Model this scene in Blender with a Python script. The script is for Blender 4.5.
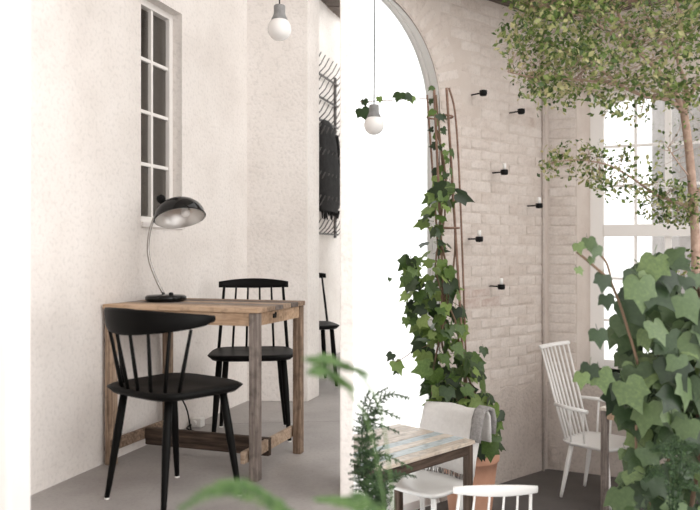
import bpy, bmesh, math, random
from mathutils import Vector, Matrix
random.seed(7)
PI = math.pi
for o in list(bpy.data.objects): bpy.data.objects.remove(o)
SC = bpy.context.scene
COL = SC.collection

# ------------------------------------------------------------------ camera, world, light
EYE = 0.955; FPX = 760.0; HOR = 252.0
cam_d = bpy.data.cameras.new('camera'); cam = bpy.data.objects.new('camera', cam_d); COL.objects.link(cam)
cam.location = (0, 0, EYE); cam.rotation_euler = (PI/2, 0, 0)
cam_d.sensor_width = 36; cam_d.lens = 36*FPX/700; cam_d.shift_y = -3/700
cam_d.clip_start = 0.05
cam_d.dof.use_dof = True; cam_d.dof.focus_distance = 4.1; cam_d.dof.aperture_fstop = 2.5
SC.camera = cam

w = bpy.data.worlds.new('world'); SC.world = w; w.use_nodes = True
bg = w.node_tree.nodes['Background']
bg.inputs[0].default_value = (1.0, 0.985, 0.97, 1); bg.inputs[1].default_value = 1.0
sd = bpy.data.lights.new('sun', 'SUN'); sun = bpy.data.objects.new('sun', sd); COL.objects.link(sun)
sd.energy = 0.6; sd.angle = math.radians(50); sd.color = (1.0, 0.97, 0.94)
sun.rotation_euler = Vector((-1.0, 0.55, -0.45)).to_track_quat('-Z', 'Y').to_euler()
SC.view_settings.view_transform = 'Standard'; SC.view_settings.look = 'None'
SC.view_settings.gamma = 1; SC.view_settings.use_curve_mapping = False
SC.view_settings.exposure = 1.15

def P(px, py, d):                       # a point of the place from its sight line and its distance
    return Vector(((px-350)*d/FPX, d, EYE-(py-HOR)*d/FPX))
FR = -0.80                              # level of the lower floor, on the right

# ------------------------------------------------------------------ materials
MATS = {}
def new_mat(name):
    m = bpy.data.materials.new(name); m.use_nodes = True
    MATS[name] = m
    return m, m.node_tree.nodes, m.node_tree.links, m.node_tree.nodes['Principled BSDF']
def rgb(c): return (c[0], c[1], c[2], 1)
def simple(name, c, rough=0.5, metal=0.0, spec=0.5, coat=0.0):
    m, n, l, b = new_mat(name)
    b.inputs['Base Color'].default_value = rgb(c); b.inputs['Roughness'].default_value = rough
    b.inputs['Metallic'].default_value = metal; b.inputs['Specular IOR Level'].default_value = spec
    b.inputs['Coat Weight'].default_value = coat
    return m
def noisy(name, stops, scale=4, rough=0.85, bump=0.2, bscale=60, stretch=(1,1,1), detail=6, rnd=0.0, dist=0.01, fine=0.0, spec=0.3):
    m, n, l, b = new_mat(name)
    tc = n.new('ShaderNodeTexCoord'); mp = n.new('ShaderNodeMapping'); mp.inputs['Scale'].default_value = stretch
    l.new(tc.outputs['Object'], mp.inputs[0])
    nz = n.new('ShaderNodeTexNoise'); nz.inputs['Scale'].default_value = scale; nz.inputs['Detail'].default_value = detail
    nz.inputs['Roughness'].default_value = 0.6
    l.new(mp.outputs[0], nz.inputs['Vector'])
    oi = n.new('ShaderNodeObjectInfo')
    fac = nz.outputs['Fac']
    if rnd:
        a = n.new('ShaderNodeMath'); a.operation = 'MULTIPLY_ADD'; a.inputs[1].default_value = rnd; a.inputs[2].default_value = -rnd/2
        l.new(oi.outputs['Random'], a.inputs[0])
        s = n.new('ShaderNodeMath'); s.operation = 'ADD'; l.new(fac, s.inputs[0]); l.new(a.outputs[0], s.inputs[1]); fac = s.outputs[0]
        va = n.new('ShaderNodeVectorMath'); va.operation = 'ADD'; l.new(mp.outputs[0], va.inputs[0])
        sc = n.new('ShaderNodeVectorMath'); sc.operation = 'SCALE'; sc.inputs['Scale'].default_value = 37.0
        l.new(oi.outputs['Random'], sc.inputs[0]); l.new(sc.outputs[0], va.inputs[1]); l.new(va.outputs[0], nz.inputs['Vector'])
    r = n.new('ShaderNodeValToRGB'); el = r.color_ramp.elements
    while len(el) > 1: el.remove(el[0])
    el[0].position = stops[0][0]; el[0].color = rgb(stops[0][1])
    for p, c in stops[1:]:
        e = el.new(p); e.color = rgb(c)
    l.new(fac, r.inputs[0])
    col = r.outputs[0]
    if fine:
        n2 = n.new('ShaderNodeTexNoise'); n2.inputs['Scale'].default_value = bscale; n2.inputs['Detail'].default_value = 3
        l.new(tc.outputs['Object'], n2.inputs['Vector'])
        mx = n.new('ShaderNodeMix'); mx.data_type = 'RGBA'; mx.blend_type = 'MULTIPLY'; mx.inputs['Factor'].default_value = fine
        rr = n.new('ShaderNodeValToRGB'); rr.color_ramp.elements[0].position = 0.32; rr.color_ramp.elements[1].position = 0.5
        l.new(n2.outputs['Fac'], rr.inputs[0]); l.new(col, mx.inputs[6]); l.new(rr.outputs[0], mx.inputs[7]); col = mx.outputs[2]
    l.new(col, b.inputs['Base Color'])
    b.inputs['Roughness'].default_value = rough; b.inputs['Specular IOR Level'].default_value = spec
    if bump:
        nb = n.new('ShaderNodeTexNoise'); nb.inputs['Scale'].default_value = bscale; nb.inputs['Detail'].default_value = 4
        l.new(mp.outputs[0], nb.inputs['Vector'])
        bp = n.new('ShaderNodeBump'); bp.inputs['Strength'].default_value = bump; bp.inputs['Distance'].default_value = dist
        l.new(nb.outputs['Fac'], bp.inputs['Height']); l.new(bp.outputs[0], b.inputs['Normal'])
    return m
def leafmat(name, stops, rough=0.4, trans=0.25):
    m, n, l, b = new_mat(name)
    oi = n.new('ShaderNodeObjectInfo'); geo = n.new('ShaderNodeNewGeometry')
    nz = n.new('ShaderNodeTexNoise'); nz.inputs['Scale'].default_value = 9; nz.inputs['Detail'].default_value = 3
    tc = n.new('ShaderNodeTexCoord'); l.new(tc.outputs['Object'], nz.inputs['Vector'])
    a = n.new('ShaderNodeMath'); a.operation = 'ADD'; l.new(oi.outputs['Random'], a.inputs[0]); l.new(geo.outputs['Random Per Island'], a.inputs[1])
    f = n.new('ShaderNodeMath'); f.operation = 'FRACT'; l.new(a.outputs[0], f.inputs[0])
    s = n.new('ShaderNodeMath'); s.operation = 'MULTIPLY_ADD'; s.inputs[1].default_value = 0.35; l.new(nz.outputs['Fac'], s.inputs[0])
    k = n.new('ShaderNodeMath'); k.operation = 'MULTIPLY'; k.inputs[1].default_value = 0.75; l.new(f.outputs[0], k.inputs[0]); l.new(k.outputs[0], s.inputs[2])
    r = n.new('ShaderNodeValToRGB'); el = r.color_ramp.elements
    while len(el) > 1: el.remove(el[0])
    el[0].position = stops[0][0]; el[0].color = rgb(stops[0][1])
    for p, c in stops[1:]:
        e = el.new(p); e.color = rgb(c)
    l.new(s.outputs[0], r.inputs[0]); l.new(r.outputs[0], b.inputs['Base Color'])
    b.inputs['Roughness'].default_value = rough; b.inputs['Specular IOR Level'].default_value = 0.5
    tr = n.new('ShaderNodeBsdfTranslucent'); l.new(r.outputs[0], tr.inputs[0])
    mx = n.new('ShaderNodeMixShader'); mx.inputs[0].default_value = trans
    out = n['Material Output']
    l.new(b.outputs[0], mx.inputs[1]); l.new(tr.outputs[0], mx.inputs[2]); l.new(mx.outputs[0], out.inputs[0])
    return m

noisy('plaster', [(0.25, (0.66,0.61,0.575)), (0.5, (0.76,0.715,0.68)), (0.75, (0.82,0.78,0.75))], 2.2, 0.9, 0.35, 55, fine=0.10)
noisy('plaster_smooth', [(0.3, (0.78,0.735,0.71)), (0.7, (0.85,0.815,0.79))], 2.5, 0.85, 0.12, 40)
noisy('reveal_white', [(0.3, (0.90,0.89,0.88)), (0.7, (0.94,0.93,0.92))], 3, 0.85, 0.1, 40)
noisy('brick_paint', [(0.2, (0.44,0.345,0.30)), (0.32, (0.565,0.49,0.44)), (0.5, (0.635,0.568,0.52)), (0.75, (0.69,0.63,0.585))], 5, 0.85, 0.5, 45, rnd=0.16, fine=0.12)
noisy('brick_bare', [(0.3, (0.42,0.30,0.255)), (0.5, (0.55,0.455,0.41)), (0.65, (0.62,0.55,0.51))], 14, 0.9, 0.5, 45)
noisy('mortar', [(0.3, (0.56,0.485,0.435)), (0.7, (0.63,0.565,0.515))], 5, 0.92, 0.5, 60)
noisy('plaster_grey', [(0.25, (0.45,0.385,0.345)), (0.5, (0.545,0.48,0.435)), (0.75, (0.60,0.535,0.49))], 3, 0.92, 0.5, 50, fine=0.15)
noisy('concrete_floor', [(0.25, (0.27,0.248,0.236)), (0.5, (0.345,0.32,0.307)), (0.75, (0.40,0.373,0.358))], 2.6, 0.5, 0.12, 70, fine=0.12)
noisy('dark_floor', [(0.3, (0.085,0.077,0.074)), (0.7, (0.13,0.12,0.114))], 3, 0.5, 0.12, 60)
noisy('dark_wood', [(0.3, (0.035,0.024,0.018)), (0.5, (0.085,0.058,0.043)), (0.75, (0.15,0.105,0.08))], 6, 0.75, 0.4, 30, (1,12,12), rnd=0.3)
noisy('dark_wood_v', [(0.3, (0.035,0.024,0.018)), (0.5, (0.085,0.058,0.043)), (0.75, (0.15,0.105,0.08))], 6, 0.75, 0.4, 30, (12,12,1), rnd=0.3)
noisy('ceiling_wood', [(0.3, (0.09,0.07,0.06)), (0.7, (0.22,0.18,0.155))], 6, 0.8, 0.3, 30, (1,10,10), rnd=0.3)
noisy('old_wood', [(0.25, (0.13,0.085,0.058)), (0.42, (0.25,0.175,0.125)), (0.58, (0.40,0.29,0.21)), (0.75, (0.52,0.40,0.30))], 5, 0.75, 0.5, 26, (1.2,16,16), rnd=0.35, fine=0.3)
noisy('old_wood_v', [(0.25, (0.13,0.085,0.058)), (0.42, (0.25,0.175,0.125)), (0.58, (0.40,0.29,0.21)), (0.75, (0.52,0.40,0.30))], 5, 0.75, 0.5, 26, (16,16,1.2), rnd=0.35, fine=0.3)
noisy('light_wood', [(0.25, (0.30,0.19,0.12)), (0.45, (0.47,0.32,0.21)), (0.7, (0.62,0.45,0.32))], 5, 0.72, 0.4, 26, (1.2,16,16), rnd=0.25, fine=0.25)
noisy('grey_wood', [(0.25, (0.10,0.08,0.07)), (0.5, (0.21,0.175,0.155)), (0.75, (0.34,0.29,0.26))], 5, 0.8, 0.5, 26, (1.2,16,16), rnd=0.3, fine=0.3)
noisy('grey_wood_v', [(0.25, (0.10,0.08,0.07)), (0.5, (0.21,0.175,0.155)), (0.75, (0.34,0.29,0.26))], 5, 0.8, 0.5, 26, (16,16,1.2), rnd=0.3, fine=0.3)
noisy('pale_plank', [(0.25, (0.42,0.33,0.26)), (0.5, (0.64,0.56,0.48)), (0.75, (0.78,0.71,0.64))], 5, 0.3, 0.15, 26, (1.2,16,16), rnd=0.3, fine=0.3)
noisy('blue_plank', [(0.3, (0.36,0.42,0.45)), (0.7, (0.62,0.68,0.70))], 5, 0.3, 0.15, 26, (1.2,16,16), rnd=0.2, fine=0.3)
noisy('bamboo', [(0.3, (0.15,0.085,0.06)), (0.7, (0.30,0.19,0.14))], 20, 0.7, 0.2, 40)
noisy('bark', [(0.3, (0.26,0.17,0.13)), (0.7, (0.46,0.33,0.26))], 30, 0.85, 0.5, 60)
noisy('terracotta', [(0.3, (0.52,0.27,0.18)), (0.7, (0.63,0.36,0.25))], 5, 0.85, 0.15, 40)
noisy('soil', [(0.3, (0.03,0.022,0.016)), (0.7, (0.07,0.05,0.04))], 30, 0.95, 0.5, 40)
noisy('concrete_cap', [(0.3, (0.20,0.20,0.20)), (0.7, (0.30,0.295,0.29))], 30, 0.85, 0.3, 80)
noisy('wool', [(0.3, (0.74,0.72,0.70)), (0.7, (0.82,0.80,0.78))], 40, 0.95, 0.5, 160)
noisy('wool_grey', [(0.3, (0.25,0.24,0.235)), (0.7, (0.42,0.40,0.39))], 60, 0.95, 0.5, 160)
noisy('coat_black', [(0.3, (0.012,0.011,0.011)), (0.7, (0.03,0.028,0.028))], 20, 0.9, 0.3, 100)
noisy('facade_grey', [(0.3, (0.20,0.185,0.175)), (0.7, (0.30,0.28,0.27))], 3, 0.9, 0.1, 30)
simple('black_paint', (0.004,0.0038,0.0036), 0.5, spec=0.10)
simple('black_gloss', (0.006,0.0056,0.0053), 0.10, spec=0.3)
simple('black_iron', (0.005,0.005,0.005), 0.5, spec=0.15)
simple('grey_metal', (0.13,0.12,0.115), 0.5, 0.3)
simple('white_paint', (0.84,0.83,0.81), 0.4)
simple('frame_white', (0.80,0.77,0.74), 0.45)
simple('chrome', (0.36,0.345,0.33), 0.18, 1.0)
simple('silver', (0.66,0.64,0.62), 0.36, 0.85)
simple('opal', (0.86,0.84,0.82), 0.12, spec=0.5)
simple('plastic_white', (0.80,0.78,0.75), 0.4)
simple('rubber', (0.006,0.006,0.006), 0.6, spec=0.15)
simple('candle_glass', (0.86,0.84,0.82), 0.1)
def glassmat(name, tint, mixf, rough=0.02):
    m, n, l, b = new_mat(name)
    tr = n.new('ShaderNodeBsdfTransparent'); tr.inputs[0].default_value = rgb(tint)
    gl = n.new('ShaderNodeBsdfGlossy'); gl.inputs['Roughness'].default_value = rough
    mx = n.new('ShaderNodeMixShader'); mx.inputs[0].default_value = mixf
    l.new(tr.outputs[0], mx.inputs[1]); l.new(gl.outputs[0], mx.inputs[2]); l.new(mx.outputs[0], n['Material Output'].inputs[0])
glassmat('clear_glass', (0.97,0.98,0.98), 0.05)
glassmat('dim_glass', (0.75,0.74,0.72), 0.09, 0.06)
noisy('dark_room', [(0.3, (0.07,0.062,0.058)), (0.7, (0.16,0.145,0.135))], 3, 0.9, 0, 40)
leafmat('ivy_leaf', [(0.1, (0.010,0.022,0.008)), (0.4, (0.030,0.062,0.016)), (0.65, (0.095,0.165,0.032)), (0.95, (0.27,0.37,0.11))], 0.36)
leafmat('ivy_leaf_dull', [(0.1, (0.014,0.028,0.013)), (0.45, (0.042,0.075,0.030)), (0.8, (0.11,0.165,0.068)), (1.0, (0.20,0.28,0.10))], 0.42)
leafmat('tree_leaf', [(0.1, (0.020,0.042,0.008)), (0.4, (0.075,0.13,0.026)), (0.65, (0.19,0.25,0.065)), (0.95, (0.50,0.44,0.24))], 0.5, 0.35)
leafmat('fern_leaf', [(0.1, (0.012,0.03,0.010)), (0.5, (0.03,0.065,0.022)), (1.0, (0.07,0.13,0.045))], 0.6, 0.15)
leafmat('fern_bright', [(0.1, (0.045,0.10,0.025)), (0.5, (0.08,0.165,0.045)), (1.0, (0.15,0.25,0.08))], 0.5)
simple('vine_stem', (0.16,0.10,0.06), 0.7)

# ------------------------------------------------------------------ mesh helpers
class MB:
    def __init__(s): s.v = []; s.f = []; s.sm = []
    def add(s, vs, fs, smooth=False):
        b = len(s.v); s.v += [tuple(v) for v in vs]
        for f in fs: s.f.append(tuple(b+i for i in f)); s.sm.append(smooth)
        return s
    def box(s, a, b):
        x0,y0,z0 = a; x1,y1,z1 = b
        return s.add([(x0,y0,z0),(x1,y0,z0),(x1,y1,z0),(x0,y1,z0),(x0,y0,z1),(x1,y0,z1),(x1,y1,z1),(x0,y1,z1)],
              [(0,3,2,1),(4,5,6,7),(0,1,5,4),(1,2,6,5),(2,3,7,6),(3,0,4,7)])
    def bar(s, p, q, wx, wz, up=(0,0,1)):
        p = Vector(p); q = Vector(q); d = (q-p).normalized(); u = Vector(up)
        if abs(d.dot(u)) > 0.99: u = Vector((1,0,0))
        x = d.cross(u).normalized()*wx/2; z = x.cross(d).normalized()*wz/2
        vs = [p-x-z,p+x-z,p+x+z,p-x+z,q-x-z,q+x-z,q+x+z,q-x+z]
        return s.add(vs, [(0,1,2,3),(7,6,5,4),(0,4,5,1),(1,5,6,2),(2,6,7,3),(3,7,4,0)])
    def tube(s, pts, r, n=8, cap=True, smooth=True):
        pts = [Vector(p) for p in pts]; m = len(pts)
        rs = r if isinstance(r, (list, tuple)) else [r]*m
        vs = []; u = None
        for i, p in enumerate(pts):
            t = (pts[min(i+1,m-1)]-pts[max(i-1,0)])
            t = t.normalized() if t.length > 1e-9 else Vector((0,0,1))
            if u is None:
                u = t.orthogonal().normalized()
            else:
                u = (u - t*u.dot(t)); u = u.normalized() if u.length > 1e-6 else t.orthogonal().normalized()
            v = t.cross(u)
            for k in range(n):
                a = 2*PI*k/n; vs.append(p+(u*math.cos(a)+v*math.sin(a))*rs[i])
        fs = []
        for i in range(m-1):
            for k in range(n):
                k2 = (k+1)%n; fs.append((i*n+k, i*n+k2, (i+1)*n+k2, (i+1)*n+k))
        s.add(vs, fs, smooth)
        if cap:
            b = len(s.v)-m*n
            s.f.append(tuple(b+k for k in range(n-1,-1,-1))); s.sm.append(False)
            s.f.append(tuple(b+(m-1)*n+k for k in range(n))); s.sm.append(False)
        return s
    def lathe(s, prof, n=24, M=None, smooth=True):
        vs = []
        for r, z in prof:
            for k in range(n):
                a = 2*PI*k/n; p = Vector((r*math.cos(a), r*math.sin(a), z)); vs.append(M @ p if M else p)
        fs = []
        for i in range(len(prof)-1):
            for k in range(n):
                k2 = (k+1)%n; fs.append((i*n+k, i*n+k2, (i+1)*n+k2, (i+1)*n+k))
        return s.add(vs, fs, smooth)
    def prism(s, poly, z0, z1):
        n = len(poly)
        vs = [(x,y,z0) for x,y in poly]+[(x,y,z1) for x,y in poly]
        fs = [tuple(range(n-1,-1,-1)), tuple(range(n,2*n))]+[(i,(i+1)%n,n+(i+1)%n,n+i) for i in range(n)]
        return s.add(vs, fs)
    def prism_y(s, poly, y0, y1):                 # outline in x,z drawn through y
        n = len(poly)
        vs = [(x,y0,z) for x,z in poly]+[(x,y1,z) for x,z in poly]
        fs = [tuple(range(n)), tuple(range(2*n-1,n-1,-1))]+[((i+1)%n,i,n+i,n+(i+1)%n) for i in range(n)]
        return s.add(vs, fs)
    def mesh(s, name, mat, bevel=0.0, seg=2):
        me = bpy.data.meshes.new(name); me.from_pydata(s.v, [], s.f)
        bm = bmesh.new(); bm.from_mesh(me)
        for f, k in zip(bm.faces, s.sm): f.smooth = k
        bmesh.ops.recalc_face_normals(bm, faces=bm.faces)
        if bevel:
            es = [e for e in bm.edges if len(e.link_faces) == 2 and e.calc_face_angle(0) > 0.6]
            bmesh.ops.bevel(bm, geom=es, offset=bevel, segments=seg, affect='EDGES', profile=0.6)
        bm.to_mesh(me); bm.free()
        me.materials.append(MATS[mat])
        return me
def link(name, me, parent=None, loc=None, rz=None):
    o = bpy.data.objects.new(name, me); COL.objects.link(o)
    if parent: o.parent = parent
    if loc is not None: o.location = loc
    if rz is not None: o.rotation_euler = (0,0,rz)
    return o
def part(name, mb, mat, parent, bevel=0.0, seg=2, label=None):
    o = link(name, mb.mesh(name, mat, bevel, seg), parent)
    if label: o['label'] = label
    return o
def tag(o, label, cat, group=None):
    o['label'] = label; o['category'] = cat
    if group: o['group'] = group
    return o
def thing(name, label, cat, loc=(0,0,0), rz=0.0, group=None):
    return tag(link(name, None, None, loc, rz), label, cat, group)
def struct(name, mb, mat, loc=(0,0,0), rz=0.0, label=None, bevel=0.0):
    o = link(name, mb.mesh(name, mat, bevel) if mb else None, None, loc, rz); o['kind'] = 'structure'
    if label: o['label'] = label
    return o
def copy_tree(o, parent=None):
    c = o.copy(); COL.objects.link(c); c.parent = parent
    for ch in list(o.children): copy_tree(ch, c)
    return c
def bez(pts, n=16):                               # smooth curve through points
    pts = [Vector(p) for p in pts]; out = []
    m = len(pts)
    for i in range(m-1):
        p0 = pts[max(i-1,0)]; p1 = pts[i]; p2 = pts[i+1]; p3 = pts[min(i+2,m-1)]
        k = max(2, n//(m-1))
        for j in range(k):
            t = j/k
            out.append(0.5*((2*p1)+(p2-p0)*t+(2*p0-5*p1+4*p2-p3)*t*t+(3*p1-p0-3*p2+p3)*t**3))
    out.append(pts[-1]); return out

# ================================================================== THE SETTING, upper floor (left)
# window wall
WL0 = Vector((-1.25, 2.987)); WLA = math.atan2(0.954, 0.299)
def wl_t(px):                                     # distance along the window wall where a sight line meets it
    k = (px-350)/FPX; dx, dy = math.cos(WLA), math.sin(WLA)
    return (k*WL0.y-WL0.x)/(dx-k*dy)
t0, t1 = wl_t(141), wl_t(182); zt, zb = 2.235, 1.10
L_END = wl_t(247)
mb = MB()
for a, b in [((-2.6,0,0),(t0,0.25,3.3)), ((t1,0,0),(L_END+0.25,0.25,3.3)), ((t0,0,0),(t1,0.25,zb)), ((t0,0,zt),(t1,0.25,3.3))]:
    mb.box(a, b)
wall_left = struct('wall_left', mb, 'plaster', (WL0.x, WL0.y, 0), WLA, 'off-white rough plaster wall with a small paned window')
# small window in that wall
win1 = struct('window_1', None, None, (WL0.x, WL0.y, 0), WLA, 'narrow white eight-pane window over the desk lamp')
fy0, fy1 = 0.055, 0.10
x0, x1, z0, z1 = t0, t1, zb, zt
ft = 0.035
fr = MB(); fr.box((x0,fy0,z0),(x0+ft,fy1,z1)).box((x1-ft,fy0,z0),(x1,fy1,z1)).box((x0+ft,fy0,z0),(x1-ft,fy1,z0+ft)).box((x0+ft,fy0,z1-ft),(x1-ft,fy1,z1))
part('frame', fr, 'frame_white', win1, 0.003)
mid = (x0+x1)/2
part('muntin', MB().box((mid-0.009,fy0+0.005,z0+ft),(mid+0.009,fy1-0.01,z1-ft)), 'frame_white', win1, 0.002)
rows = [z0+ft+(z1-z0-2*ft)*i/4 for i in range(5)]
for i in range(1,4):
    part('muntin', MB().box((x0+ft,fy0+0.008,rows[i]-0.009),(x1-ft,fy1-0.012,rows[i]+0.009)), 'frame_white', win1, 0.002)
for i in range(4):
    for a, b in ((x0+ft, mid-0.009), (mid+0.009, x1-ft)):
        part('pane', MB().box((a,fy1-0.022,rows[i]+0.009),(b,fy1-0.018,rows[i+1]-0.009)), 'dim_glass', win1)
part('window_sill', MB().box((x0,-0.012,z0-0.022),(x1,fy0,z0+0.004)), 'plaster_smooth', win1, 0.004)
# dim side room seen through its panes
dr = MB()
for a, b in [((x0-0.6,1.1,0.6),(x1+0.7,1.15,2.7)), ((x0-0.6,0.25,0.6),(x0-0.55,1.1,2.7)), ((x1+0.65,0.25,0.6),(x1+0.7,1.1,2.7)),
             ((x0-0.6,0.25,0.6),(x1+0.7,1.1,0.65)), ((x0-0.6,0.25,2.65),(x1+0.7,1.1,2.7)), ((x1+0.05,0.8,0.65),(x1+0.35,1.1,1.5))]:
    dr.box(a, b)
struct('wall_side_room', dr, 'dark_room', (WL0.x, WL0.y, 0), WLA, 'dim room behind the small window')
# short projecting wall beyond the table
wd = Vector((math.cos(WLA), math.sin(WLA)))
A = Vector((-0.66, 4.87)); B = Vector((-0.269, 4.855))
poly = [A-wd*0.0, B, B+wd*0.213, A+wd*0.25]
struct('wall_back', MB().prism([(-0.72,4.872),tuple(B),tuple(B+wd*0.213),(-0.66,5.08)], 0, 3.3), 'plaster', label='short plaster wall projecting behind the table', bevel=0.004)
# passage wall
PW = Vector((-0.104, 7.2)); p_a = PW-wd*2.6; p_b = PW+wd*0.25
nrm = Vector((-wd.y, wd.x))
struct('wall_passage', MB().prism([tuple(p_a),tuple(p_b),tuple(p_b+nrm*0.15),tuple(p_a+nrm*0.15)], 0, 3.3), 'plaster', label='far plaster wall of the passage with the coat rack')
# near pier and thin partition
struct('wall_pier', MB().prism([(-1.72,2.02),(-0.905,2.02),(-0.905,2.16),(-1.72,2.16)], 0, 3.3), 'plaster_smooth', label='bright smooth plaster pier near the front', bevel=0.01)
PK = 3.6/FPX
struct('light_block_rear', MB().box((-3.2,-2.2,-0.05),(2.0,-2.0,3.3)), 'plaster', label='unseen plaster wall added at the near end to cut frontal light')  # added behind the camera, blocks light falling on surfaces that face it
struct('wall_partition', MB().prism([(-0.038,2.9),(PK*2.9,2.9),(PK*3.2,3.2),(-0.040,3.2)], -0.05, 3.3), 'plaster', label='narrow pale wall end standing between the two rooms', bevel=0.004)
added_win = struct('added_window', None, None, (0.005,5.42,0), PI/2-0.004, 'unseen glazing added to let daylight into the passage')  # added, hidden by the wall end, so daylight reaches the passage wall
for xx in (0.0, 0.72, 1.44, 2.16): part('mullion', MB().box((xx-0.015,-0.012,0),(xx+0.015,0.012,3.17)), 'frame_white', added_win)
for xx in (0.0, 0.72, 1.44): part('pane', MB().box((xx+0.015,-0.003,0.0),(xx+0.705,0.003,3.17)), 'clear_glass', added_win)
# floor of the upper room with joints between poured slabs
flo = struct('floor', None, None, (0,0,0), 0, 'grey concrete floor of the room with the desk')
def slab(pts): part('floor_slab', MB().prism(pts, -0.05, 0.0), 'concrete_floor', flo, 0.003, 1)
e = lambda y: PK*y-0.002
slab([(-2.6,0.4),(e(0.4),0.4),(e(2.35),2.35),(-2.6,2.05)])
slab([(-2.6,2.054),(e(2.35),2.354),(e(4.3),4.3),(-2.6,4.0)])
slab([(-2.6,4.004),(e(4.3),4.304),(e(8),8.0),(-2.6,8.0)])
# ceiling over the passage: dark boards
cl = struct('ceiling', None, None, (0,0,0), 0, 'dark brown boarded ceiling over the passage')
for i in range(14):
    y = 5.35+i*0.19
    part('ceiling_board', MB().box((-2.2,y,3.17+(i%2)*0.006),(-0.05,y+0.184,3.22)), 'ceiling_wood', cl)

struct('sky_block_ceiling', MB().box((-3.2,-2.2,3.3),(0.6,5.34,3.4)), 'plaster_smooth', label='unseen pale ceiling added to shade the near part of the desk room')  # added out of view to cut sky light on the near left

# ================================================================== THE SETTING, lower hall (right)
BW0 = Vector((1.156, 5.78)); BWA = math.atan2(0.65, 0.76)
bdx, bdy = math.cos(BWA), math.sin(BWA)
def bw_t(px):
    k = (px-350)/FPX; return (k*BW0.y-BW0.x)/(bdx-k*bdy)
def bw_d(t): return BW0.y+bdy*t
def bw_z(t, py): return EYE-(py-HOR)*bw_d(t)/FPX-FR    # height over the lower floor
CEIL = 2.83-FR; TH = 0.24; CT = 0.58
JT = bw_t(440); ZS = 1.96-FR; RA = 0.72; CX = JT-RA
TL = -1.475
def arch_z(t): return ZS+math.sqrt(max(0, RA*RA-(t-CX)**2))
arc = []
a_end = math.acos((TL-CX)/RA)
for i in range(25):
    a = a_end*(1-i/24); arc.append((CX+RA*math.cos(a), ZS+RA*math.sin(a)))
SPL = 0.16                              # the opening widens outwards
def splay(pts): return [(CX+(x-CX)*(RA+SPL)/RA, ZS+(z-ZS)*(RA+SPL)/RA if z > ZS else z) for x,z in pts]
head = [(CT+0.25,0),(CT+0.25,CEIL+0.05),(TL,CEIL+0.05)]
outline = head+arc+[(JT,0)]; outline2 = head+splay(arc+[(JT,0)])
bwm = MB(); no = len(outline)
bwm.add([(x,0,z) for x,z in outline]+[(x,TH,z) for x,z in outline2], [tuple(range(no)), tuple(range(2*no-1,no-1,-1))]+[((i+1)%no,i,no+i,no+(i+1)%no) for i in range(no)])
wall_brick = struct('wall_right', bwm, 'mortar', (BW0.x,BW0.y,FR), BWA, 'whitewashed brick wall with an arched opening')
# lined reveal of the arch
rv = MB(); n = len(arc); L = arc+[(JT,0)]
vs = [(x+(-0.006 if i >= n-2 else 0), 0.004, z-0.006) for i,(x,z) in enumerate(L)]+[(x+(-0.006 if i >= n-2 else 0), TH, z-0.006) for i,(x,z) in enumerate(splay(L))]
k = len(L); rv.add(vs, [(i,i+1,k+i+1,k+i) for i in range(k-1)], False)
part('arch_reveal', rv, 'reveal_white', wall_brick)
# bricks: shared meshes, slightly uneven
def brick_mesh(l, h, dp, seed, mat='brick_paint'):
    r = random.Random(seed); j = lambda s: r.uniform(-s, s)
    m = MB(); q = 0.012
    base = [(-l/2,0,-h/2),(l/2,0,-h/2),(l/2,0,h/2),(-l/2,0,h/2)]
    mid_ = [(x+j(.003),-dp*0.6+j(.001),z+j(.003)) for x,_,z in base]
    top = [(x*(1-2*q/l)+j(.003),-dp+j(.002),z*(1-2*q/h)+j(.003)) for x,_,z in base]
    m.add(base+mid_+top, [(0,1,5,4),(1,2,6,5),(2,3,7,6),(3,0,4,7),(4,5,9,8),(5,6,10,9),(6,7,11,10),(7,4,8,11),(8,9,10,11)])
    return m.mesh('brick', mat)
BL, BH, GL, GH = 0.212, 0.070, 0.221, 0.078
full = [brick_mesh(BL, BH, 0.0055, i) for i in range(5)]
half = [brick_mesh(0.098, BH, 0.0055, 20+i) for i in range(3)]
bare = [brick_mesh(BL, BH, 0.0045, 80+i, 'brick_bare') for i in range(2)]
vou = [brick_mesh(0.21, 0.062, 0.006, 40+i) for i in range(3)]
Z_B = bw_z(-0.1, 385)
row = 0; z = Z_B
while z < CEIL-0.03:
    x = JT-0.02+(GL/2 if row%2 else 0)
    cells = []
    if row%2: cells.append((JT+0.05, half))
    xx = JT+(0.11 if row%2 else 0)+GL/2
    if z > ZS: xx -= 4*GL
    while xx < CT-0.04:
        if xx+GL/2 > CT: cells.append((xx-0.055, half))
        else: cells.append((xx, full))
        xx += GL
    for cx, kind in cells:
        hw = 0.105 if kind is full else 0.05
        if z > ZS-0.05:
            dd = min(math.hypot(q-CX, z-ZS) for q in (cx-hw, cx, cx+hw))
            if dd < RA+0.245 or cx-hw < TL: continue
        if cx-hw < TL or cx+hw > CT+0.01: continue
        worn = kind is full and ((abs(z-bw_z(bw_t(472),297)) < 0.05 and bw_t(458) < cx < bw_t(492)) or random.random() < 0.012)
        o = link('brick', random.choice(bare if worn else kind), wall_brick, (cx+random.uniform(-.004,.004), random.uniform(-.001,.0035), z+random.uniform(-.004,.004)))
        o.rotation_euler = (0, random.uniform(-.012,.012), random.uniform(-.008,.008))
    z += GH; row += 1
na = int(RA*a_end/0.085)
for i in range(na+1):
    a = i*0.085/RA*1.07+0.04
    if a > a_end: break
    for rr in (RA+0.118,):
        o = link('brick', random.choice(vou), wall_brick, (CX+rr*math.cos(a), 0.0, ZS+rr*math.sin(a)))
        o.rotation_euler = (0, -a, 0)
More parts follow.
